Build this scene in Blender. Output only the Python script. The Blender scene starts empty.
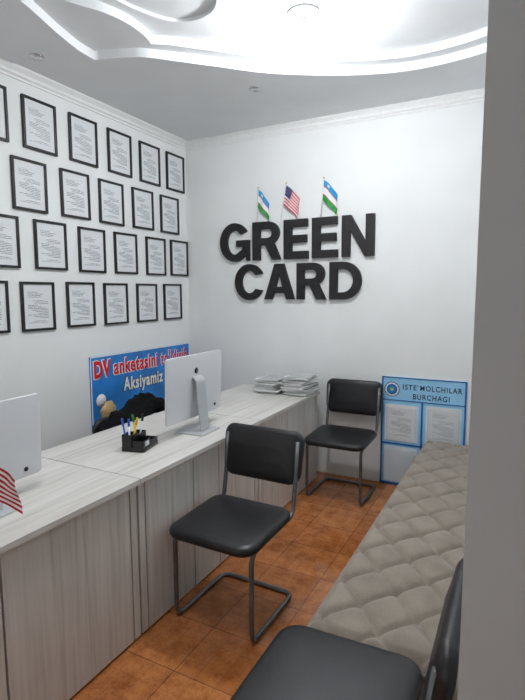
import bpy, bmesh, math, random
from mathutils import Vector, Matrix, Euler
random.seed(7)
SC=bpy.context.scene
COL=SC.collection
pi=math.pi
try:
    SC.view_settings.view_transform='Standard'
    SC.view_settings.look='None'
except Exception: pass

# ------------------------------------------------------------------ materials
def s2l(c):
    return tuple(((x/255)/12.92 if x/255<=0.04045 else (((x/255)+0.055)/1.055)**2.4) for x in c)
class NT:
    def __init__(s,name):
        s.m=bpy.data.materials.new(name); s.m.use_nodes=True
        s.t=s.m.node_tree; s.n=s.t.nodes; s.l=s.t.links
        s.b=s.n['Principled BSDF']
    def new(s,t,**k):
        n=s.n.new(t)
        for a,v in k.items(): setattr(n,a,v)
        return n
    def set(s,k,v):
        if k in s.b.inputs: s.b.inputs[k].default_value=v
    def math(s,op,a,b=None):
        n=s.new('ShaderNodeMath',operation=op)
        for i,x in enumerate((a,b)):
            if x is None: continue
            if hasattr(x,'links') or hasattr(x,'is_linked'): s.l.new(x,n.inputs[i])
            else: n.inputs[i].default_value=x
        return n.outputs[0]
    def coords(s,scale=(1,1,1),rot=(0,0,0)):
        tc=s.new('ShaderNodeTexCoord'); mp=s.new('ShaderNodeMapping')
        mp.inputs['Scale'].default_value=scale; mp.inputs['Rotation'].default_value=rot
        s.l.new(tc.outputs['Object'],mp.inputs['Vector']); return mp.outputs['Vector']
    def noise(s,vec,scale=5,detail=3,rough=.5):
        n=s.new('ShaderNodeTexNoise'); n.inputs['Scale'].default_value=scale
        n.inputs['Detail'].default_value=detail; n.inputs['Roughness'].default_value=rough
        if vec: s.l.new(vec,n.inputs['Vector'])
        return n.outputs['Fac']
    def ramp(s,fac,stops):
        r=s.new('ShaderNodeValToRGB'); e=r.color_ramp.elements
        while len(e)<len(stops): e.new(.5)
        for i,(p,c) in enumerate(stops):
            e[i].position=p; e[i].color=(*s2l(c),1)
        s.l.new(fac,r.inputs['Fac']); return r.outputs['Color']
    def bump(s,h,strength=.2,dist=.002):
        b=s.new('ShaderNodeBump'); b.inputs['Strength'].default_value=strength
        b.inputs['Distance'].default_value=dist
        s.l.new(h,b.inputs['Height']); s.l.new(b.outputs['Normal'],s.b.inputs['Normal'])
def mat(name,c,rough=.5,metal=0,var=.06,scale=30,spec=.5,bump=0,sheen=0,emit=0):
    t=NT(name); v=t.coords()
    f=t.noise(v,scale,2)
    lo=tuple(max(0,x*(1-var)) for x in c); hi=tuple(min(255,x*(1+var)) for x in c)
    t.l.new(t.ramp(f,[(.3,lo),(.7,hi)]),t.b.inputs['Base Color'])
    t.set('Roughness',rough); t.set('Metallic',metal); t.set('Specular IOR Level',spec)
    if bump: t.bump(f,bump)
    if sheen: t.set('Sheen Weight',sheen)
    if emit:
        t.b.inputs['Emission Color'].default_value=(*s2l(c),1); t.set('Emission Strength',emit)
    return t.m

def m_wood(name,axis):
    t=NT(name)
    sc=[45,45,45]; sc[axis]=1.6
    v=t.coords(tuple(sc)); f=t.noise(v,1.0,5,.6)
    sc2=[9,9,9]; sc2[axis]=.7
    f2=t.noise(t.coords(tuple(sc2)),1.0,3,.5)
    m=t.math('ADD',t.math('MULTIPLY',f,.65),t.math('MULTIPLY',f2,.35))
    t.l.new(t.ramp(m,[(.34,(178,175,169)),(.46,(201,199,194)),(.56,(211,209,205)),(.72,(222,220,216))]),t.b.inputs['Base Color'])
    t.set('Roughness',.38); t.bump(m,.12,.001); return t.m
M_WOODV=m_wood('laminate_vertical',2)
M_WOODH=m_wood('laminate_along',1)
M_WALL=mat('wall_paint',(232,235,235),.75,var=.01,scale=3)
M_SHADEDW=mat('shaded_wall_paint',(216,220,221),.75,var=.01,scale=3)  # copy of the wall paint, greyed and cooled to paint in the partition's shade
M_CEIL=mat('ceiling_paint',(232,235,237),.8,var=.01,scale=3)
M_TRIM=mat('trim_paint',(236,238,238),.6,var=.01)
M_BLACKLET=mat('black_foam',(18,18,20),.6,var=.15)
M_FRAME=mat('black_frame',(18,18,19),.35,var=.1)
M_LEATHER=mat('black_leatherette',(22,23,27),.40,var=.12,scale=160,bump=.2)
M_TUBE=mat('grey_metal_tube',(105,106,108),.35,metal=.5,var=.05)
M_SILVER=mat('silver_shell',(210,213,217),.4,metal=.05,var=.003,scale=3)
M_SILVER2=mat('silver_stand',(195,198,202),.35,metal=.4,var=.005,scale=3)
M_BLACKPL=mat('black_plastic',(18,18,19),.3,var=.1)
M_SCREEN=mat('screen_glass',(15,17,22),.08,var=.1)
M_WHITE=mat('white_plastic',(215,216,216),.4,var=.01)
M_PAPER=mat('paper_sheet',(226,228,227),.8,var=.02)
M_PAPER2=mat('paper_edge_grey',(176,178,178),.8,var=.1,scale=200)
M_BLUEF=mat('board_blue',(24,100,176),.35,var=.05)
M_BANNER=mat('banner_blue',(38,122,200),.35,var=.12,scale=4)
M_LBLUE=mat('board_light_blue',(150,206,240),.35,var=.03,scale=6)
M_POCKET=mat('pocket_backing',(208,222,232),.35,var=.03,scale=6)
M_NAVY=mat('navy_print',(18,32,72),.5)
M_RED=mat('red_print',(215,18,26),.5,var=.03)
M_WHITEP=mat('white_print',(240,242,244),.5,var=.01)
M_BLACKP=mat('black_print',(15,15,18),.5)
M_FBLUE=mat('flag_blue',(30,145,205),.7)
M_FGREEN=mat('flag_green',(30,145,62),.7)
M_FNAVY=mat('flag_navy',(25,32,95),.7)
M_FRED=mat('flag_red',(190,18,34),.7)
M_FWHITE=mat('flag_white',(232,232,235),.7,var=.01)
M_YEL=mat('yellow_plastic',(225,190,50),.4)
M_GREENP=mat('green_plastic',(60,130,70),.4)
M_BLUEPEN=mat('blue_plastic',(40,90,190),.4)
M_TAN=mat('tan_print',(196,170,120),.5,var=.2,scale=12)
M_JACKET=mat('black_cloth',(13,13,15),.95,var=.3,scale=60,bump=.4,spec=.2)
M_BROWN=mat('dark_wood_base',(70,52,38),.5,var=.15)
M_GAPSHADE=mat('gap_shade',(34,31,29),.7)  # cabinet body colour, near-black to paint shade into the panel grooves
M_GOLD=mat('gold_metal',(200,170,90),.3,metal=.9)
M_BULB=mat('bulb_glow',(250,252,255),.4,emit=680,var=0)
M_CHROME=mat('chrome_ring',(200,200,200),.2,metal=1,var=.02)
M_GLASSOFF=mat('frosted_lens',(190,195,198),.3,var=.02)

def m_velvet():
    t=NT('taupe_velvet'); v=t.coords()
    f=t.noise(v,9,4); g=t.noise(v,260,2)
    m=t.math('ADD',t.math('MULTIPLY',f,.6),t.math('MULTIPLY',g,.4))
    t.l.new(t.ramp(m,[(.35,(124,115,105)),(.65,(150,140,128))]),t.b.inputs['Base Color'])
    t.set('Roughness',.9); t.set('Sheen Weight',.2); t.bump(g,.3,.001); return t.m
M_VELVET=m_velvet()

def m_tiles():
    t=NT('floor_tile'); v=t.coords()
    def brick(w,mo,c1,c2,cm):
        b=t.new('ShaderNodeTexBrick'); b.offset=0; b.squash=1
        t.l.new(v,b.inputs['Vector'])
        b.inputs['Scale'].default_value=1.0
        b.inputs['Brick Width'].default_value=w; b.inputs['Row Height'].default_value=w
        b.inputs['Mortar Size'].default_value=mo; b.inputs['Mortar Smooth'].default_value=.3
        b.inputs['Color1'].default_value=(*s2l(c1),1); b.inputs['Color2'].default_value=(*s2l(c2),1); b.inputs['Mortar'].default_value=(*s2l(cm),1)
        return b
    b=brick(.30,.0026,(202,134,80),(186,118,68),(132,90,60))
    b2=brick(.10,.0018,(255,255,255),(230,222,214),(214,198,184))
    n=t.noise(v,13,7,.72)
    n2=t.noise(v,80,3,.6)
    f=t.math('ADD',t.math('MULTIPLY',n,.75),t.math('MULTIPLY',n2,.25))
    c=t.ramp(f,[(.38,(190,172,156)),(.58,(255,255,255))])
    def mul(a,bb,fac):
        mx=t.new('ShaderNodeMixRGB',blend_type='MULTIPLY'); mx.inputs['Fac'].default_value=fac
        t.l.new(a,mx.inputs[1]); t.l.new(bb,mx.inputs[2]); return mx.outputs[0]
    col=mul(mul(b.outputs['Color'],c,.85),b2.outputs['Color'],.7)
    t.l.new(col,t.b.inputs['Base Color'])
    t.set('Roughness',.09)
    inv=t.math('SUBTRACT',1.0,b.outputs['Fac'])
    t.bump(inv,.4,.002)
    return t.m
M_TILE=m_tiles()

def m_page():
    t=NT('printed_page'); tc=t.new('ShaderNodeTexCoord'); sp=t.new('ShaderNodeSeparateXYZ')
    t.l.new(tc.outputs['Object'],sp.inputs[0])
    y,z=sp.outputs[1],sp.outputs[2]
    row=t.math('GREATER_THAN',t.math('FRACT',t.math('MULTIPLY',z,95.0)),.5)
    mp=t.new('ShaderNodeMapping'); mp.inputs['Scale'].default_value=(1,120,95)
    t.l.new(tc.outputs['Object'],mp.inputs['Vector'])
    n=t.noise(mp.outputs['Vector'],1.4,1); word=t.math('GREATER_THAN',n,.44)
    iny=t.math('LESS_THAN',t.math('ABSOLUTE',y),.078)
    inz=t.math('LESS_THAN',t.math('ABSOLUTE',t.math('ADD',z,.004)),.105)
    mp2=t.new('ShaderNodeMapping'); mp2.inputs['Scale'].default_value=(1,3,22)
    t.l.new(tc.outputs['Object'],mp2.inputs['Vector'])
    para=t.math('GREATER_THAN',t.noise(mp2.outputs['Vector'],1.3,1),.45)
    k=t.math('MULTIPLY',row,word); k=t.math('MULTIPLY',k,iny); k=t.math('MULTIPLY',k,inz); k=t.math('MULTIPLY',k,para)
    t.l.new(t.ramp(k,[(0,(222,226,228)),(1,(140,144,150))]),t.b.inputs['Base Color'])
    t.set('Roughness',.35); return t.m
M_PAGE=m_page()

def m_clear():
    t=NT('clear_acrylic'); t.b.inputs['Base Color'].default_value=(.9,.95,1,1)
    t.set('Roughness',.08); t.set('Alpha',.15); return t.m
M_CLEAR=m_clear()

# ------------------------------------------------------------------ mesh builder
class MB:
    def __init__(s): s.v=[]; s.f=[]; s.mi=[]; s.sm=[]
    def add(s,vs,fs,mi=0,smooth=False,M=None):
        o=len(s.v)
        for p in vs:
            p=Vector(p); s.v.append(M@p if M else p)
        for f in fs: s.f.append([o+i for i in f]); s.mi.append(mi); s.sm.append(smooth)
    def box(s,lo,hi,mi=0,bev=0,M=None):
        bm=bmesh.new(); bmesh.ops.create_cube(bm,size=1)
        for v in bm.verts:
            v.co=Vector([lo[i]+(v.co[i]+.5)*(hi[i]-lo[i]) for i in range(3)])
        if bev: bmesh.ops.bevel(bm,geom=bm.edges[:],offset=bev,segments=2,affect='EDGES',profile=.6)
        bm.verts.index_update()
        s.add([v.co.copy() for v in bm.verts],[[v.index for v in f.verts] for f in bm.faces],mi,False,M); bm.free()
    def rings(s,rings,mi=0,smooth=True,cap=True,closed=False,M=None):
        n=len(rings[0]); vs=[p for r in rings for p in r]; fs=[]
        R=len(rings)
        for i in range(R if closed else R-1):
            a=i*n; b=((i+1)%R)*n
            for j in range(n):
                k=(j+1)%n; fs.append([a+j,a+k,b+k,b+j])
        if cap and not closed:
            fs.append(list(range(n))[::-1]); fs.append([(R-1)*n+j for j in range(n)])
        s.add(vs,fs,mi,smooth,M)
    def tube(s,pts,r,seg=10,mi=0,closed=False,M=None):
        pts=[Vector(p) for p in pts]; N=len(pts); rings=[]; up=None
        for i in range(N):
            if closed: d=(pts[(i+1)%N]-pts[i-1])
            else: d=(pts[min(i+1,N-1)]-pts[max(i-1,0)])
            d.normalize()
            if up is None:
                a=Vector((0,0,1)) if abs(d.z)<.9 else Vector((1,0,0)); up=(a-d*a.dot(d)).normalized()
            else: up=(up-d*up.dot(d)).normalized()
            w=d.cross(up); rr=r[i] if isinstance(r,(list,tuple)) else r
            rings.append([pts[i]+(up*math.cos(2*pi*j/seg)+w*math.sin(2*pi*j/seg))*rr for j in range(seg)])
        s.rings(rings,mi,True,True,closed,M)
    def lathe(s,prof,seg=24,mi=0,M=None,smooth=True):
        s.rings([[Vector((r*math.cos(2*pi*j/seg),r*math.sin(2*pi*j/seg),z)) for j in range(seg)] for r,z in prof],mi,smooth,True,False,M)
    def rr(s,w,d,rad,levels,mi=0,M=None,smooth=True,n=7):
        out=[]
        for e,z in levels:
            ww=w/2-e; dd=d/2-e; r=max(rad-e,.0005); ring=[]
            for cx,cy,a0 in ((ww-r,dd-r,0),(-(ww-r),dd-r,pi/2),(-(ww-r),-(dd-r),pi),(ww-r,-(dd-r),3*pi/2)):
                for k in range(n):
                    a=a0+k*(pi/2)/(n-1); ring.append(Vector((cx+r*math.cos(a),cy+r*math.sin(a),z)))
            out.append(ring)
        s.rings(out,mi,smooth,True,False,M)
    def sphere(s,c,r,mi=0,seg=16,rg=10,sc=(1,1,1)):
        prof=[(max(1e-4,math.sin(pi*i/rg))*r,-math.cos(pi*i/rg)*r) for i in range(rg+1)]
        s.lathe(prof,seg,mi,Matrix.Translation(Vector(c))@Matrix.Diagonal((*sc,1)))
    def obj(s,name,mats,parent=None,loc=(0,0,0),rot=(0,0,0)):
        me=bpy.data.meshes.new(name); me.from_pydata([tuple(v) for v in s.v],[],s.f)
        if not isinstance(mats,(list,tuple)): mats=[mats]
        for m in mats: me.materials.append(m)
        for i,p in enumerate(me.polygons): p.material_index=s.mi[i]; p.use_smooth=s.sm[i]
        bm=bmesh.new(); bm.from_mesh(me); bmesh.ops.recalc_face_normals(bm,faces=bm.faces[:]); bm.to_mesh(me); bm.free()
        me.update()
        o=bpy.data.objects.new(name,me); COL.objects.link(o)
        o.location=loc; o.rotation_euler=rot
        if parent: o.parent=parent
        return o
def fillet(pts,rad,n=6):
    pts=[Vector(p) for p in pts]; out=[pts[0]]
    for i in range(1,len(pts)-1):
        a,b,c=pts[i-1],pts[i],pts[i+1]; u=(a-b); v=(c-b); r=min(rad,u.length*.48,v.length*.48)
        p=b+u.normalized()*r; q=b+v.normalized()*r
        for k in range(n+1):
            t=k/n; out.append(p*(1-t)**2+b*2*t*(1-t)+q*t*t)
    out.append(pts[-1]); return out
def tag(o,label,cat,group=None):
    o["label"]=label; o["category"]=cat
    if group: o["group"]=group
    return o
def empty(name,loc,rot=(0,0,0),label=None,cat=None,group=None):
    o=bpy.data.objects.new(name,None); o.empty_display_size=.05; COL.objects.link(o)
    o.location=loc; o.rotation_euler=rot
    if label: tag(o,label,cat,group)
    return o
def struct(o): o["kind"]="structure"; return o
def copy_thing(o,loc,rot=None,label=None):
    c=o.copy(); COL.objects.link(c); c.location=loc
    if rot is not None: c.rotation_euler=rot
    if label: c["label"]=label
    for ch in list(o.children):
        d=ch.copy(); COL.objects.link(d); d.parent=c
        for g in list(ch.children):
            e=g.copy(); COL.objects.link(e); e.parent=d
    return c
def curve_mesh(cu,name,material,parent=None,M=None):
    t=bpy.data.objects.new('tmp',cu); COL.objects.link(t)
    dg=bpy.context.evaluated_depsgraph_get(); dg.update()
    me=bpy.data.meshes.new_from_object(t.evaluated_get(dg)); me.name=name
    bpy.data.objects.remove(t)
    me.materials.clear(); me.materials.append(material)
    if M: me.transform(M)
    o=bpy.data.objects.new(name,me); COL.objects.link(o)
    if parent: o.parent=parent
    return o
def text(s,name,size,material,M,parent=None,bold=.0,ext=.0006,align='LEFT',sx=1.0,width=None,space=1.0,bevel=0):
    cu=bpy.data.curves.new(name,'FONT'); cu.body=s; cu.size=size; cu.extrude=ext; cu.offset=bold*size
    cu.align_x=align; cu.align_y='CENTER'; cu.resolution_u=4; cu.space_character=space
    o=curve_mesh(cu,name,material)
    me=o.data
    if width:
        xs=[v.co.x for v in me.vertices]; sx=width/(max(xs)-min(xs))
    me.transform(M@Matrix.Diagonal((sx,1,1,1)))
    if parent: o.parent=parent
    return o
def poly2d(loops,name,material,ext,M=None,bevel=0,parent=None):
    cu=bpy.data.curves.new(name,'CURVE'); cu.dimensions='2D'; cu.fill_mode='BOTH'
    cu.extrude=ext; cu.bevel_depth=bevel; cu.bevel_resolution=1
    for lp in loops:
        sp=cu.splines.new('POLY'); sp.points.add(len(lp)-1)
        for i,p in enumerate(lp): sp.points[i].co=(p[0],p[1],0,1)
        sp.use_cyclic_u=True
    return curve_mesh(cu,name,material,parent,M)
def arc(cx,cy,rx,ry,a0,a1,n=16):
    return [(cx+rx*math.cos(math.radians(a0+(a1-a0)*i/n)),cy+ry*math.sin(math.radians(a0+(a1-a0)*i/n))) for i in range(n+1)]
def smooth_open(pts,n=6):
    out=[]
    P=[pts[0]]+list(pts)+[pts[-1]]
    for i in range(1,len(P)-2):
        p0,p1,p2,p3=P[i-1],P[i],P[i+1],P[i+2]
        for k in range(n):
            t=k/n
            out.append(tuple(.5*((2*p1[q])+(-p0[q]+p2[q])*t+(2*p0[q]-5*p1[q]+4*p2[q]-p3[q])*t*t+(-p0[q]+3*p1[q]-3*p2[q]+p3[q])*t**3) for q in (0,1)))
    out.append(tuple(pts[-1])); return out
def on_back(x,y,z): return Matrix.Translation((x,y,z))@Matrix.Rotation(pi/2,4,'X')
def on_left(x,y,z): return Matrix.Translation((x,y,z))@Matrix.Rotation(pi/2,4,'Z')@Matrix.Rotation(pi/2,4,'X')

# ------------------------------------------------------------------ room
XL,YB,XR=-2.853,3.936,.12
ZC=2.94; PY=.85; PX=-.0655
def wall(name,lo,hi,m=M_WALL):
    b=MB(); c=[(lo[i]+hi[i])/2 for i in range(3)]
    b.box([lo[i]-c[i] for i in range(3)],[hi[i]-c[i] for i in range(3)])
    return struct(b.obj(name,m,loc=c))
b=MB(); b.box((XL-.1,-1.4,-.1),(1.2,YB+.1,0)); struct(b.obj('floor',M_TILE))
wall('wall_left',(XL-.1,-1.4,0),(XL,YB+.1,3.2))
wall('wall_back',(XL,YB,0),(XR+.1,YB+.1,3.2))
wall('wall_right',(XR,PY+.1,0),(XR+.1,YB,3.2))
wall('wall_partition',(PX,PY,0),(1.1,PY+.1,3.2),M_SHADEDW)
wall('wall_corridor',(1.1,-1.3,0),(1.2,PY+.1,3.2),M_SHADEDW)
wall('wall_front',(XL,-1.4,0),(1.2,-1.3,3.2))
# ceiling tiers
farpts=smooth_open([(-.09,3.24),(-.253,3.33),(-.50,3.375),(-.76,3.36),(-1.05,3.26),(-1.338,3.10),(-1.55,2.945),(-1.731,2.765),(-1.90,2.60),(-2.03,2.47)],5)
right=[(-.02,2.8),(-.04,3.05)]
lobe1=smooth_open([(-2.08,2.43),(-2.20,2.38),(-2.345,2.335)],4)+smooth_open([(-2.335,2.20),(-2.288,2.02),(-2.235,1.86),(-2.19,1.70),(-2.14,1.4),(-2.11,1.0),(-2.11,.6)],4)
hole1=right+farpts+lobe1+[(-.6,.55),(-.02,1.0)]
cxy=(-.9,2.0)
def setback(p,d):
    vx,vy=p[0]-cxy[0],p[1]-cxy[1]; l=math.hypot(vx,vy); return (p[0]-vx/l*d,p[1]-vy/l*d)
far2=[setback(p,.08) for p in farpts[:-2]]
hole2=[(-.06,2.8),(-.09,3.0)]+[p for p in far2 if p[0]<-.12]+smooth_open([(-1.99,2.43),(-1.965,2.36),(-1.955,2.26),(-1.964,2.15),(-2.0,2.04),(-2.053,1.949),(-2.12,1.8),(-2.2,1.5),(-2.2,.9),(-1.9,.65)],4)+[(-.6,.6),(-.06,1.1)]
rect=[(XL-.05,-1.35),(1.15,-1.35),(1.15,YB+.05),(XL-.05,YB+.05)]
def tier(name,holes,z0,z1):
    return struct(poly2d([rect]+holes,name,M_CEIL,(z1-z0)/2,Matrix.Translation((0,0,(z0+z1)/2))))
T1,T2,T3=.052,.10,.118
tier('ceiling',[hole1],ZC,ZC+T1)
tier('ceiling.001',[hole2],ZC+T1,ZC+T2)
h3=smooth_open([(-2.0,1.75),(-1.93,2.0),(-1.898,2.156),(-1.831,2.318),(-1.76,2.39),(-1.66,2.42),(-1.56,2.40),(-1.491,2.35),(-1.40,2.24),(-1.30,2.18),(-1.18,2.14),(-1.05,2.0),(-1.0,1.5),(-1.3,1.0),(-1.8,1.2)],5)
tier('ceiling.002',[h3],ZC+T2,ZC+T3)
tier('ceiling.003',[],ZC+T3,ZC+.24)
prof=[(d*.8,h*.8) for d,h in [(0,-.085),(.012,-.085),(.014,-.07),(.03,-.058),(.036,-.04),(.06,-.018),(.066,-.012),(.066,0),(0,0)]]
def crown(name,axis,a0,a1,base,sgn):
    b=MB(); rings=[]
    for t in (a0,a1):
        ring=[]
        for d,h in prof:
            p=(base+sgn*d,t,ZC+h) if axis=='y' else (t,base+sgn*d,ZC+h)
            ring.append(Vector(p))
        rings.append(ring)
    b.rings(rings,0,False,True); return struct(b.obj(name,M_TRIM))
crown('trim_1','y',-1.3,YB,XL,1)
crown('trim_2','x',XL,XR,YB,-1)
# ------------------------------------------------------------------ lamp
L=(-1.115,2.63)
lamp=empty('ceiling_lamp',(L[0],L[1],ZC+T2),label="white round ceiling lamp fitting with a glowing bulb",cat="ceiling lamp")
b=MB(); b.lathe([(.001,0),(.085,0),(.09,-.008),(.085,-.016),(.06,-.022),(.04,-.028),(.001,-.028)],32); b.obj('lamp_base',M_WHITE,lamp)
b=MB(); b.lathe([(.001,-.027),(.026,-.027),(.024,-.050),(.030,-.068),(.036,-.080),(.001,-.080)],24); b.obj('lamp_socket',M_CHROME,lamp)
b=MB(); b.lathe([(.001,-.0802),(.036,-.0805),(.046,-.092),(.050,-.106),(.046,-.124),(.032,-.138),(.014,-.145),(.001,-.146)],24); b.obj('light_bulb',M_BULB,lamp)
for x,y in ((-1.69,3.15),(-2.61,2.14)):
    d=empty('downlight',(x,y,ZC),label="small round recessed downlight, switched off",cat="spotlight",group="ceiling downlights")
    b=MB(); b.lathe([(.026,-.001),(.042,-.001),(.042,-.006),(.03,-.012),(.026,-.01)],20); b.obj('ring',M_CHROME,d)
    b=MB(); b.lathe([(.001,0),(.026,0),(.026,-.008),(.001,-.009)],20); b.obj('lens',M_GLASSOFF,d)
def area(name,loc,rot,sx,sy,e,c):
    l=bpy.data.lights.new(name,'AREA'); l.shape='RECTANGLE'; l.size=sx; l.size_y=sy; l.energy=e; l.color=c
    o=bpy.data.objects.new(name,l); COL.objects.link(o); o.location=loc; o.rotation_euler=rot; return o
area('added_front_fill',(-1.9,-1.25,1.35),(pi/2,0,.2),1.2,2.0,10,(.98,.99,1))  # unseen fill light added before the closed front wall, no window there
area('added_ceiling_fill',(-1.2,1.05,2.92),(0,0,0),.5,.35,15,(1,1,1))  # fill light added out of view to brighten counter, chairs and floor

# ------------------------------------------------------------------ framed pages
FW,FH=.255,.322
fr=empty('picture_frame',(XL,1.84+FW/2,2.795-FH/2),label="black framed printed certificate hanging on the white wall",cat="framed certificate",group="framed certificates on the wall")
b=MB(); t=.016
b.box((.001,-FW/2,-FH/2),(.02,-FW/2+t,FH/2),bev=.002); b.box((.001,FW/2-t,-FH/2),(.02,FW/2,FH/2),bev=.002)
b.box((.001,-FW/2+t,FH/2-t),(.02,FW/2-t,FH/2),bev=.002); b.box((.001,-FW/2+t,-FH/2),(.02,FW/2-t,-FH/2+t),bev=.002)
b.obj('frame_border',M_FRAME,fr)
b=MB(); b.box((.002,-FW/2+t,-FH/2+t),(.009,FW/2-t,FH/2-t)); b.obj('page',M_PAGE,fr)
rows=[(2.795,[2.20,2.565,2.929,3.283,3.631]),(2.405,[2.10,2.47,2.82,3.18,3.535]),(2.03,[1.87,2.24,2.605,2.96,3.33,3.662]),(1.631,[1.77,2.115,2.477,2.83,3.197,3.55])]
for zt,ys in rows:
    for y in ys: copy_thing(fr,(XL,y+FW/2,zt-FH/2+random.uniform(-.004,.004)),(random.uniform(-.008,.008),0,0))

# ------------------------------------------------------------------ raised letters
S=.22; T=.19
def G(w):
    return [arc(w/2,.5,w/2,.52,34,322,34)+[(w-.10,.10),(w-.075,.0),(w,0),(w,.55),(.52,.55),(.52,.38),(w-.20,.38),(w-.22,.285)]+arc(w/2,.5,w/2-S,.52-T,310,40,28)]
def C(w): return [arc(w/2,.5,w/2,.52,28,332,34)+arc(w/2,.5,w/2-S,.52-T,322,38,28)]
def Rr(w): return [[(0,0),(S,0),(S,.39),(.38,.39),(.58,0),(w+.02,0),(.64,.43)]+arc(w-.35,.70,.33,.30,-48,90,14)+[(0,1)],[(S,.57),(.44,.57)]+arc(.45,.69,.14,.12,-90,90,8)+[(S,.81)]]
def E(w): return [[(0,0),(w,0),(w,T),(S,T),(S,.41),(w-.04,.41),(w-.04,.41+T),(S,.41+T),(S,1-T),(w-.02,1-T),(w-.02,1),(0,1)]]
def N(w): return [[(0,0),(.21,0),(.21,.65),(w-.23,0),(w,0),(w,1),(w-.21,1),(w-.21,.35),(.23,1),(0,1)]]
def A(w): h=w/2; return [[(0,0),(.235,0),(.30,.18),(w-.30,.18),(w-.235,0),(w,0),(h+.14,1),(h-.14,1)],[(.36,.355),(w-.36,.355),(h,.76)]]
def D(w): return [[(0,0),(.38,0)]+arc(.38,.5,w-.38,.5,-90,90,22)+[(0,1)],[(S,T),(.36,T)]+arc(.36,.5,w-.36-S,.5-T,-90,90,18)+[(S,1-T)]]
def word(seq,x0,z0,h):
    x=x0
    for fn,w,gap in seq:
        me=fn(w); loops=[[(px*h,pz*h) for px,pz in lp] for lp in me]
        o=poly2d(loops,'wall_letter',M_BLACKLET,.016,Matrix.Rotation(pi/2,4,'X'),bevel=.0006)
        o.location=(x,YB-.0171,z0)
        tag(o,"thick matte black raised letter mounted on the wall","sign letter","black raised letters on the wall")
        x+=w*h+gap*h
word([(G,.92,.11),(Rr,.81,.12),(E,.68,.11),(E,.68,.11),(N,.81,0)],-2.468,1.836,.326)
word([(C,.96,.02),(A,.93,.08),(Rr,.84,.12),(D,.88,0)],-2.315,1.493,.305)

# ------------------------------------------------------------------ flags
def flag_cloth(kind,W,H,droop,dirv,name='flag_cloth',parent=None,z=0):
    nx,nz=(26,26) if kind=='us' else (12,24)
    vs=[];fs=[];mi=[]
    for i in range(nx+1):
        for j in range(nz+1):
            u=i/nx; v=j/nz
            x=u*W*(1-.1*droop)+.006*math.sin(v*5+u*4)*u; zz=z-(v*H)-droop*H*u**1.3
            y=.016*math.sin(u*8+v*1.8)*u**.5
            vs.append(Vector((dirv[0]*x-dirv[1]*y,dirv[1]*x+dirv[0]*y,zz)))
    for i in range(nx):
        for j in range(nz):
            u=(i+.5)/nx
            a=i*(nz+1)+j; fs.append([a,a+1,a+nz+2,a+nz+1])
            if kind=='us':
                if u<.46 and j<14: m=0 if not ((i%3==1) and (j%4==1) and i%6) else 2
                else: m=1 if (j//2)%2==0 else 2
            else:
                if j<7: m=0 if not (i in(3,4) and j in(2,3,4)) else 2
                elif j==7 or j==16: m=1
                elif j<16: m=2
                else: m=3
            mi.append(m)
    b=MB(); b.v=vs; b.f=fs; b.mi=mi; b.sm=[True]*len(fs)
    mats=[M_FNAVY,M_FRED,M_FWHITE] if kind=='us' else [M_FBLUE,M_FRED,M_FWHITE,M_FGREEN]
    return b.obj(name,mats,parent)
def small_flag(kind,loc,tilt,d,W=.15,H=.10,PH=.31,label='',droop=.9,base=False):
    e=empty('small_flag',loc,(0,tilt,0),label=label,cat="flag",group="small flags above the letters" if not base else None)
    b=MB(); b.tube([(0,0,0),(0,0,PH)],.0035,8); b.obj('pole',M_WHITE if not base else M_BLACKPL,e)
    b=MB(); b.sphere((0,0,PH+.004),.007,seg=10,rg=6); b.obj('finial',M_GOLD,e)
    flag_cloth(kind,W,H,droop,d,parent=e,z=PH-.012)
    return e
UZ="small blue, white and green flag above the black letters"
small_flag('uz',(-2.085,YB-.03,2.164),.05,(1,0),label=UZ,W=.12,H=.155,PH=.285,droop=.8)
small_flag('us',(-1.855,YB-.03,2.164),.16,(1,0),label="small red and white striped flag with starred navy corner",W=.155,H=.16,PH=.30,droop=.65)
small_flag('uz',(-1.495,YB-.03,2.164),.08,(1,0),label=UZ,W=.14,H=.16,PH=.305,droop=.75)
ZT=.748
df=small_flag('us',(-1.50,.93,ZT+.001),0,(.1,1),W=.14,H=.12,PH=.29,label="small desk flag with red and white stripes on a stand",droop=.9,base=True)
b=MB(); b.lathe([(.001,0),(.03,0),(.03,.006),(.008,.012),(.001,.012)],18); b.obj('base',M_BLACKPL,df)

# ------------------------------------------------------------------ counter: 3 cabinets + worktops
CX,CB=-1.435,-2.15
units=[(.45,1.598,[.95]),(1.602,2.728,[2.02,2.263]),(2.732,3.775,[3.174,3.491])]
for i,(y0,y1,seams) in enumerate(units):
    cy=(y0+y1)/2
    cab=empty('counter_cabinet',((CX+CB)/2,cy,0),label="pale whitewashed wood-grain reception counter cabinet with vertical grooves",cat="counter cabinet",group="reception counter cabinets")
    hw=(y1-y0)/2; hx=(CX-CB)/2
    b=MB(); b.box((-hx+.03,-hw+.02,0),(hx-.048,hw-.02,ZT-.0275)); b.obj('body',M_GAPSHADE,cab)
    ed=[y0-cy,y0-cy+.046]+[s-cy for s in seams]+[y1-cy-.046,y1-cy]
    for a,c in zip(ed[:-1],ed[1:]):
        b=MB(); b.box((hx-.047,a+.004,.012),(hx-.022,c-.004,ZT-.032),bev=.0015); b.obj('front_panel',M_WOODV,cab)
    for yy in (-hw+.0005,hw-.0195):
        b=MB(); b.box((-hx,yy,.0),(hx-.049,yy+.019,ZT-.0275)); b.obj('side_panel',M_WOODV,cab)
    wt=MB(); wt.box((-hx,-hw+.0003,-.026),(hx+.0,hw-.0003,0),bev=.0025)
    o=wt.obj('worktop',M_WOODH,loc=((CX+CB)/2,cy,ZT))
    tag(o,"pale whitewashed wood-grain worktop slab on the counter","countertop","reception counter worktops")

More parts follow.
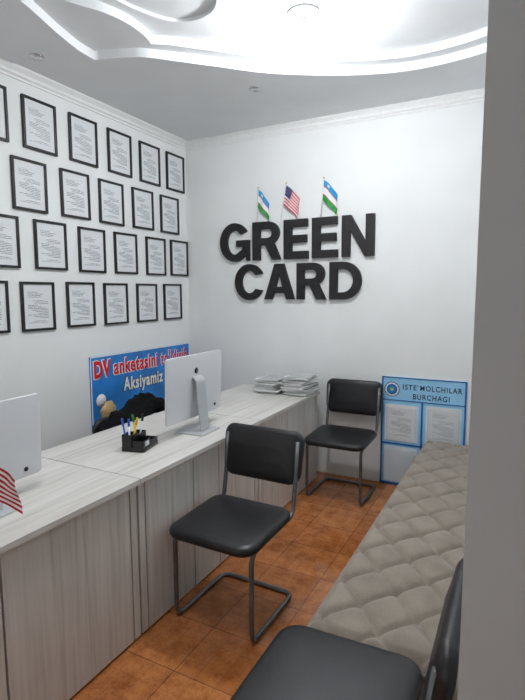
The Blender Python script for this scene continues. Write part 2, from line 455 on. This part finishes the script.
# ------------------------------------------------------------------ monitors
def monitor(loc,rotz,label,W=.547,H=.37,ztop=.452,tilt=.03):
    e=empty('computer_monitor',loc,(0,0,rotz),label=label,cat="computer")
    Rm=Matrix.Translation((0,0,ztop-H/2))@Matrix.Rotation(tilt,4,'Y')@Matrix.Rotation(pi/2,4,'Z')@Matrix.Rotation(pi/2,4,'X')
    b=MB(); b.rr(W,H,.018,[(.002,-.005),(0,-.004),(0,.004),(.0015,.006),(.004,.0065)],M=Rm); b.obj('shell',M_SILVER,e)
    b=MB(); b.rr(W-.006,H-.006,.016,[(0,-.0070),(0,-.0051)],M=Rm); b.obj('front_glass',M_WHITEP,e)
    b=MB(); b.rr(W-.03,H-.085,.004,[(0,-.0080),(0,-.0071)],M=Rm@Matrix.Translation((0,.028,0))); b.obj('screen',M_SCREEN,e)
    b=MB()
    p=[Vector((.010,0,ztop-H*.35)),Vector((.035,0,ztop-H*.40)),Vector((.062,0,.010))]
    p=fillet(p,.03); rings=[]
    for k,q in enumerate(p):
        d=(p[min(k+1,len(p)-1)]-p[max(k-1,0)]).normalized(); n=Vector((-d.z,0,d.x)); hw=.042
        rings.append([q+n*.004+Vector((0,-hw,0)),q+n*.004+Vector((0,hw,0)),q-n*.004+Vector((0,hw,0)),q-n*.004+Vector((0,-hw,0))])
    b.rings(rings,0,False); b.obj('stand',M_SILVER2,e)
    b=MB(); b.rr(.19,.20,.012,[(.001,0),(0,.001),(0,.0065),(.001,.0075)],M=Matrix.Translation((.01,0,0))); b.obj('foot_plate',M_SILVER2,e)
    b=MB(); b.lathe([(.001,0),(.018,0),(.018,.001),(.001,.001)],18,M=Rm@Matrix.Translation((0,H*.24,.0067))); b.obj('round_mark',M_BLACKPL,e)
    b=MB(); b.lathe([(.001,0),(.009,0),(.009,.004),(.001,.004)],14,M=Rm@Matrix.Translation((W*.36,-H*.40,.0063))); b.obj('power_socket',M_BLACKPL,e)
    return e
monitor((-1.665,2.345,ZT+.0005),.0,"slim silver-white desktop monitor seen from behind on an L-shaped stand")
monitor((-1.73,1.07,ZT+.0005),.03,"slim silver monitor seen from behind beside a striped desk flag",ztop=.40,H=.33)

# ------------------------------------------------------------------ pen organizer
po=empty('desk_organizer',(-1.74,1.945,ZT+.0005),(0,0,.25),label="black plastic desk organizer holding pens",cat="desk organizer")
b=MB(); b.rr(.13,.17,.012,[(0,0),(0,.02),(.002,.022)],n=4)
def cup(b,x0,x1,y0,y1,h,t=.003):
    b.box((x0,y0,.02),(x0+t,y1,h)); b.box((x1-t,y0,.02),(x1,y1,h)); b.box((x0,y0,.02),(x1,y0+t,h)); b.box((x0,y1-t,.02),(x1,y1,h))
cup(b,-.06,-.005,-.08,-.01,.085); cup(b,-.06,-.005,-.007,.08,.07); cup(b,-.002,.06,-.08,.0,.055); cup(b,-.002,.06,.003,.08,.04)
b.obj('body',M_BLACKPL,po)
b=MB(); b.box((.059,-.06,.026),(.0615,-.02,.05)); b.obj('display',M_GLASSOFF,po)
Mo=Matrix.Translation((-1.74,1.945,ZT))@Matrix.Rotation(.25,4,'Z')
for k,(x,y,tx,ty,m,cap,cm) in enumerate([(-.035,-.045,.12,.1,M_WHITEP,"blue-capped white",M_BLUEPEN),(-.028,-.03,-.1,.18,M_YEL,"yellow",M_YEL),(-.042,-.058,.02,-.2,M_BLUEPEN,"blue",M_BLUEPEN),(-.034,.03,.1,-.08,M_YEL,"green-capped yellow",M_GREENP),(-.028,.05,-.05,.15,M_WHITEP,"white",M_BLACKPL)]):
    p0=Mo@Vector((x,y,.023)); pen=empty('pen',p0,(tx,ty,0),label="%s pen standing in the black desk organizer"%cap,cat="pen",group="pens in the organizer")
    b=MB(); b.lathe([(.0012,0),(.0052,.012),(.0052,.105),(.001,.105)],10); b.obj('barrel',m,pen)
    b=MB(); b.lathe([(.006,.105),(.006,.14),(.004,.145),(.001,.145)],10); b.box((.005,-.001,.11),(.008,.001,.14)); b.obj('cap',cm,pen)

# ------------------------------------------------------------------ paper stacks at the end of the counter
def pile(x,y,n,w,d):
    z=ZT+.0008
    for k in range(n):
        last=(k>=n-2)
        h=random.uniform(.014,.019) if not last else .006
        b=MB(); m=4 if not last else 2
        for q in range(m):
            a=random.uniform(-.08,.08)*(2 if last else 1); ox=random.uniform(-.013,.013); oy=random.uniform(-.013,.013)
            b.box((-w/2+ox,-d/2+oy,q*h/m+.0002),(w/2+ox,d/2+oy,(q+1)*h/m),mi=1 if q==1 else 0,M=Matrix.Rotation(a,4,'Z'))
        o=b.obj('paper_bundle',[M_PAPER,M_PAPER2],loc=(x+random.uniform(-.01,.01),y+random.uniform(-.01,.01),z),rot=(0,0,random.uniform(-.10,.10)))
        tag(o,"bundle of white and grey papers stacked on the counter","paper stack","paper bundles on the counter"); z+=h+.0003
pile(-1.54,3.61,10,.19,.26)
pile(-1.785,3.59,8,.18,.26)

# ------------------------------------------------------------------ blue banner on the left wall
bn=empty('advertising_banner',(XL,3.285,.79),label="blue advertising banner with red and white lettering on the wall",cat="banner")
W2,H2=.625,.285
b=MB(); b.box((.0,-W2,-H2),(.012,W2,H2),0,.001); b.obj('panel',M_BANNER,bn)
b=MB()
for lo,hi in (((-W2,H2-.008),(W2,H2)),((-W2,-H2),(W2,-H2+.008)),((-W2,-H2),(-W2+.008,H2)),((W2-.008,-H2),(W2,H2))):
    b.box((.012,lo[0],lo[1]),(.014,hi[0],hi[1]))
b.obj('white_edge',M_WHITEP,bn)
def btext(s,y,z,size,m1,m2,width,bold=.03,o=.035,sp=1.12):
    text(s,'lettering_outline',size,m2,on_left(.0136,y-.0045,z),bn,bold+o,.0004,width=width+.009,space=sp)
    text(s,'lettering',size,m1,on_left(.0150,y,z),bn,bold,.0004,width=width,space=sp)
btext("DV",-.595,.175,.175,M_RED,M_WHITEP,.175,.045)
btext("anketasini",-.385,.175,.165,M_RED,M_WHITEP,.535)
btext("to'ldirib",.195,.175,.165,M_RED,M_WHITEP,.39,.022,.028,1.2)
btext("Aksiyamiz",-.28,.02,.15,M_WHITEP,M_BLACKP,.50)
btext("arzon",.27,.02,.15,M_WHITEP,M_BLACKP,.30)
b=MB(); b.lathe([(.001,0),(.09,0),(.09,.0006),(.001,.0006)],7,M=Matrix.Translation((.0128,-.46,-.16))@Matrix.Rotation(pi/2,4,'Y')); b.obj('island_print',M_TAN,bn)
b=MB(); b.lathe([(.001,0),(.05,0),(.05,.0006),(.001,.0006)],24,M=Matrix.Translation((.0136,-.53,-.06))@Matrix.Rotation(pi/2,4,'Y')); b.obj('cloud_print',M_WHITEP,bn)

# ------------------------------------------------------------------ office chair with jacket behind the counter
oc=empty('office_chair',(-2.45,2.72,0),(0,0,0),label="black padded office chair behind the counter",cat="office chair")
b=MB(); b.rr(.40,.44,.09,[(.03,.38),(.005,.395),(0,.41),(.012,.43),(.05,.44),(.12,.443)]); b.obj('seat',M_LEATHER,oc)
b=MB(); b.rr(.40,.16,.07,[(.02,-.02),(0,-.008),(0,.008),(.02,.02),(.06,.028)],M=Matrix.Translation((-.24,0,.56))@Matrix.Rotation(pi/2,4,'Y')@Matrix.Rotation(pi/2,4,'Z')); b.obj('backrest',M_LEATHER,oc)
b=MB(); b.tube(fillet([(-.02,0,.37),(-.25,0,.365),(-.275,0,.56)],.05),.014); b.lathe([(.001,.1),(.028,.1),(.028,.26),(.016,.261),(.016,.38),(.001,.38)],16); b.obj('column',M_BLACKPL,oc)
for k in range(5):
    a=2*pi*k/5+.3; c,s_=math.cos(a),math.sin(a)
    b=MB(); b.tube([(0,0,.11),(.15*c,.15*s_,.085),(.23*c,.23*s_,.068)],[.024,.018,.012]); b.obj('base_arm',M_BLACKPL,oc)
    b=MB(); b.lathe([(.001,-.018),(.022,-.018),(.026,-.01),(.026,.01),(.022,.018),(.001,.018)],14,M=Matrix.Translation((.23*c,.23*s_,.0265))@Matrix.Rotation(a+1,4,'Z')@Matrix.Rotation(pi/2,4,'X')); b.obj('caster',M_BLACKPL,oc)
from mathutils import noise as mnoise
b=MB(); rings=[]
n=64; NY=60
for q in range(NY+1):
    yy=-.34+.82*q/NY; tt=q/NY
    top=.60+.11*math.sin(pi*tt)**.6+.085*math.exp(-((tt-.55)/.15)**2)+.03*math.exp(-((tt-.22)/.07)**2)+.03*math.exp(-((tt-.85)/.06)**2)
    th=.03+.11*math.sin(pi*tt)**.5
    ring=[]; bot=top*.3+.42
    for k in range(n):
        a=2*pi*k/n; sx=math.copysign(abs(math.cos(a))**.8,math.cos(a)); sz=math.copysign(abs(math.sin(a))**.9,math.sin(a))
        p=Vector((sx*th,yy,(top+bot)/2+sz*(top-bot)/2))
        nn=.7*mnoise.noise(p*11)+.6*mnoise.noise(p*26)+.25*mnoise.noise(p*60)
        p+=Vector((sx,0,sz*.8))*nn*.034; ring.append(p)
    rings.append(ring)
b.rings(rings,0,True)
jk=b.obj('jacket',M_JACKET,loc=(-2.46,2.72,.0))
tag(jk,"black jacket draped over the back of the office chair","jacket")

# ------------------------------------------------------------------ cantilever chairs
def build_chair(loc,rotz,label):
    e=empty('visitor_chair',loc,(0,0,rotz),label=label,cat="chair",group="black cantilever visitor chairs")
    x=.207; r=.0115
    half=[(x,.262,.80),(x,.235,.60),(x,.205,.435),(x,-.215,.425),(x,-.215,r),(x,.205,r)]
    left=[(-px,py,pz) for px,py,pz in half][::-1]
    pts=fillet(half[:]+left,.055,7)
    b=MB(); b.tube(pts,r,12)
    b.tube([(-x,-.12,.422),(x,-.12,.422)],.008,8); b.tube([(-x,.10,.43),(x,.10,.43)],.008,8)
    b.obj('tube_frame',M_TUBE,e)
    b=MB(); Ms=Matrix.Translation((0,-.045,.428))@Matrix.Rotation(.03,4,'X')
    b.rr(.465,.455,.075,[(.03,.004),(.008,.008),(.001,.018),(0,.03),(.004,.042),(.014,.049),(.035,.053),(.09,.056),(.16,.057)],M=Ms,n=9)
    o=b.obj('seat',M_LEATHER,e)
    b=MB(); b.rr(.47,.275,.06,[(.025,-.012),(.006,-.009),(0,0),(.0,.012),(.006,.022),(.02,.028),(.05,.031),(.1,.032)],n=9)
    for v in b.v:
        v.x*=1-.05*(-v.y/.14 if v.y<0 else 0); v.z-=.45*v.x*v.x
    Mb=Matrix.Translation((0,.252,.712))@Matrix.Rotation(-.16,4,'X')@Matrix.Rotation(pi/2,4,'X')
    b.v=[Mb@v for v in b.v]
    b.obj('backrest',M_LEATHER,e)
    return e
ch=build_chair((-1.185,1.99,0),-.02,"black leatherette cantilever chair with grey tube frame, beside the counter")
copy_thing(ch,(-1.175,3.585,0),(0,0,.0),"black leatherette cantilever chair standing near the blue notice board")
copy_thing(ch,(-.375,1.175,0),(0,0,-pi/2),"black leatherette cantilever chair at the end of the tufted bench")

# ------------------------------------------------------------------ tufted bench
BX0,BX1,BY0,BY1,BZ=-.615,.08,1.44,3.86,.442
bench=empty('tufted_bench',((BX0+BX1)/2,(BY0+BY1)/2,0),label="long taupe velvet bench with diamond-tufted seat",cat="bench")
w=(BX1-BX0); l=(BY1-BY0)
TX,TY=.20,.25
nx,ny=112,403; vs=[];fs=[]
def bz(x,y):
    u=x/TX+y/TY; v=x/TX-y/TY
    su,sv=abs(math.sin(pi*u)),abs(math.sin(pi*v))
    puff=(1-(1-min(su,sv))**5)*.7+.3*(su*sv)**.5
    i=round(u); j=round(v); bx=TX*(i+j)/2; by=TY*(i-j)/2
    d2=(x-bx)**2+(y-by)**2
    e=min(w/2-abs(x),l/2-abs(y)); r=.05; z=0
    if e<r: z=-r*(1-math.sqrt(max(0,1-(1-e/r)**2)))
    fade=min(1,e/.045)
    return BZ-.023+.023*puff*fade-.012*math.exp(-d2/.0005)*fade+z*.9
for i in range(nx+1):
    for j in range(ny+1):
        x=-w/2+w*i/nx; y=-l/2+l*j/ny; vs.append((x,y,bz(x,y)))
for i in range(nx):
    for j in range(ny):
        a=i*(ny+1)+j; fs.append([a,a+ny+1,a+ny+2,a+1])
border=[i*(ny+1) for i in range(nx+1)]+[nx*(ny+1)+j for j in range(1,ny+1)]+[i*(ny+1)+ny for i in range(nx-1,-1,-1)]+[j for j in range(ny-1,0,-1)]
o0=len(vs)
for k in border: vs.append((vs[k][0],vs[k][1],.24))
nb=len(border)
for k in range(nb): fs.append([border[k],border[(k+1)%nb],o0+(k+1)%nb,o0+k])
fs.append([o0+k for k in range(nb)])
b=MB(); b.add(vs,fs,0,True); b.obj('cushion',M_VELVET,bench)
bt=None
for i in range(-20,21):
    for j in range(-20,21):
        x=TX*(i+j)/2; y=TY*(i-j)/2
        if abs(x)<w/2-.05 and abs(y)<l/2-.05:
            if bt is None:
                b=MB(); b.sphere((0,0,0),.009,seg=12,rg=6,sc=(1,1,.5)); bt=b.obj('button',M_VELVET,bench,loc=(x,y,bz(x,y)+.001))
            else:
                q=bt.copy(); COL.objects.link(q); q.location=(x,y,bz(x,y)+.001)
b=MB(); b.box((-w/2+.02,-l/2+.02,.10),(w/2-.02,l/2-.02,.239),bev=.008); b.obj('base',M_BROWN,bench)
for sx in (-1,1):
    for sy in (-1,0,1):
        b=MB(); b.lathe([(.001,0),(.02,0),(.028,.099),(.001,.099)],14,M=Matrix.Translation((sx*(w/2-.07),sy*(l/2-.09),0))); b.obj('leg',M_BROWN,bench)

# ------------------------------------------------------------------ notice board
nbd=empty('notice_board',(-.648,YB,0),label="light blue notice board with clear pockets standing against the wall",cat="notice board")
W3,H3=.317,.885
b=MB(); b.box((-W3,-.012,.0),(W3,-.002,H3),bev=.001); b.obj('panel',M_LBLUE,nbd)
b=MB()
for lo,hi in (((-W3,.002),(-W3+.012,H3)),((W3-.012,.002),(W3,H3)),((-W3,H3-.008),(W3,H3)),((-W3,.002),(W3,.022)),((-W3,.338),(W3,.350)),((-.007,.01),(.007,.70)),((-W3,.696),(W3,.703))):
    b.box((lo[0],-.016,lo[1]),(hi[0],-.0118,hi[1]))
b.obj('blue_frame',M_BLUEF,nbd)
text("ISTE'",'lettering',.058,M_NAVY,on_back(-.155,-.0128,.808),nbd,.016,.0004,'LEFT',width=.118,space=1.15)
text("MOLCHILAR",'lettering',.058,M_NAVY,on_back(-.022,-.0128,.808),nbd,.016,.0004,'LEFT',width=.305,space=1.2)
text("BURCHAGI",'lettering',.058,M_NAVY,on_back(-.075,-.0128,.737),nbd,.016,.0004,'LEFT',width=.27,space=1.2)
Re=Matrix.Rotation(pi/2,4,'X')
for nm,r,y,m,sg in (('emblem_ring',.060,-.0125,M_NAVY,28),('emblem_field',.054,-.0136,M_WHITEP,28),('emblem_sky',.042,-.0147,M_BLUEF,24),('emblem_globe',.028,-.0158,M_FBLUE,20),('emblem_crest',.013,-.0169,M_YEL,8)):
    b=MB(); b.lathe([(.001,0),(r,0),(r,.001),(.001,.001)],sg,M=Matrix.Translation((-.236,y,.785))@Re,smooth=False); b.obj(nm,m,nbd)
for k in range(12):
    a=2*pi*k/12; b=MB(); b.lathe([(.0003,0),(.003,0),(.003,.0006),(.0003,.0006)],6,M=Matrix.Translation((-.236+.048*math.cos(a),-.0147,.785+.048*math.sin(a)))@Re,smooth=False); b.obj('emblem_bead',M_BLUEF,nbd)
for cx,cz,full in ((-.158,.52,1),(.158,.53,1),(-.158,.18,0),(.158,.18,0)):
    b=MB(); b.box((cx-.13,-.0135,cz-.152),(cx+.13,-.0122,cz+.142)); b.obj('pocket_backing',M_POCKET,nbd)
    if full:
        b=MB(); b.box((-.001,-.104,-.145),(.0,.104,.145)); 
        pg=b.obj('notice_page',M_PAGE,loc=(-.648+cx,YB-.0185,cz),rot=(0,0,-pi/2))
        tag(pg,"white printed notice sheet in a clear pocket","paper sheet","notice sheets in the board pockets")
    b=MB(); b.box((cx-.115,-.024,cz-.15),(cx+.115,-.022,cz+.12)); b.box((cx-.115,-.024,cz-.15),(cx-.112,-.016,cz+.12)); b.box((cx+.112,-.024,cz-.15),(cx+.115,-.016,cz+.12)); b.box((cx-.115,-.024,cz-.153),(cx+.115,-.016,cz-.15))
    b.obj('clear_pocket',M_CLEAR,nbd)

# ------------------------------------------------------------------ world + camera
w_=bpy.data.worlds.new('world'); SC.world=w_; w_.use_nodes=True
w_.node_tree.nodes['Background'].inputs[0].default_value=(.6,.65,.7,1); w_.node_tree.nodes['Background'].inputs[1].default_value=.3
yaw,pit,rol=map(math.radians,(27.537,6.572,-.225))
s_,c_=math.sin(yaw),math.cos(yaw); sp,cp=math.sin(pit),math.cos(pit)
F=Vector((-s_*cp,c_*cp,-sp)); R0=Vector((c_,s_,0)); U0=Vector((-s_*sp,c_*sp,cp))
Rv=R0*math.cos(rol)+U0*math.sin(rol); Uv=U0*math.cos(rol)-R0*math.sin(rol)
cam=bpy.data.cameras.new('camera'); cam.sensor_width=36; cam.sensor_fit='AUTO'; cam.lens=496.2/700*36; cam.clip_start=.02
co=bpy.data.objects.new('camera',cam); COL.objects.link(co)
Mx=Matrix((Rv,Uv,-F)).transposed().to_4x4(); Mx.translation=Vector((0,0,1.55)); co.matrix_world=Mx
SC.camera=co
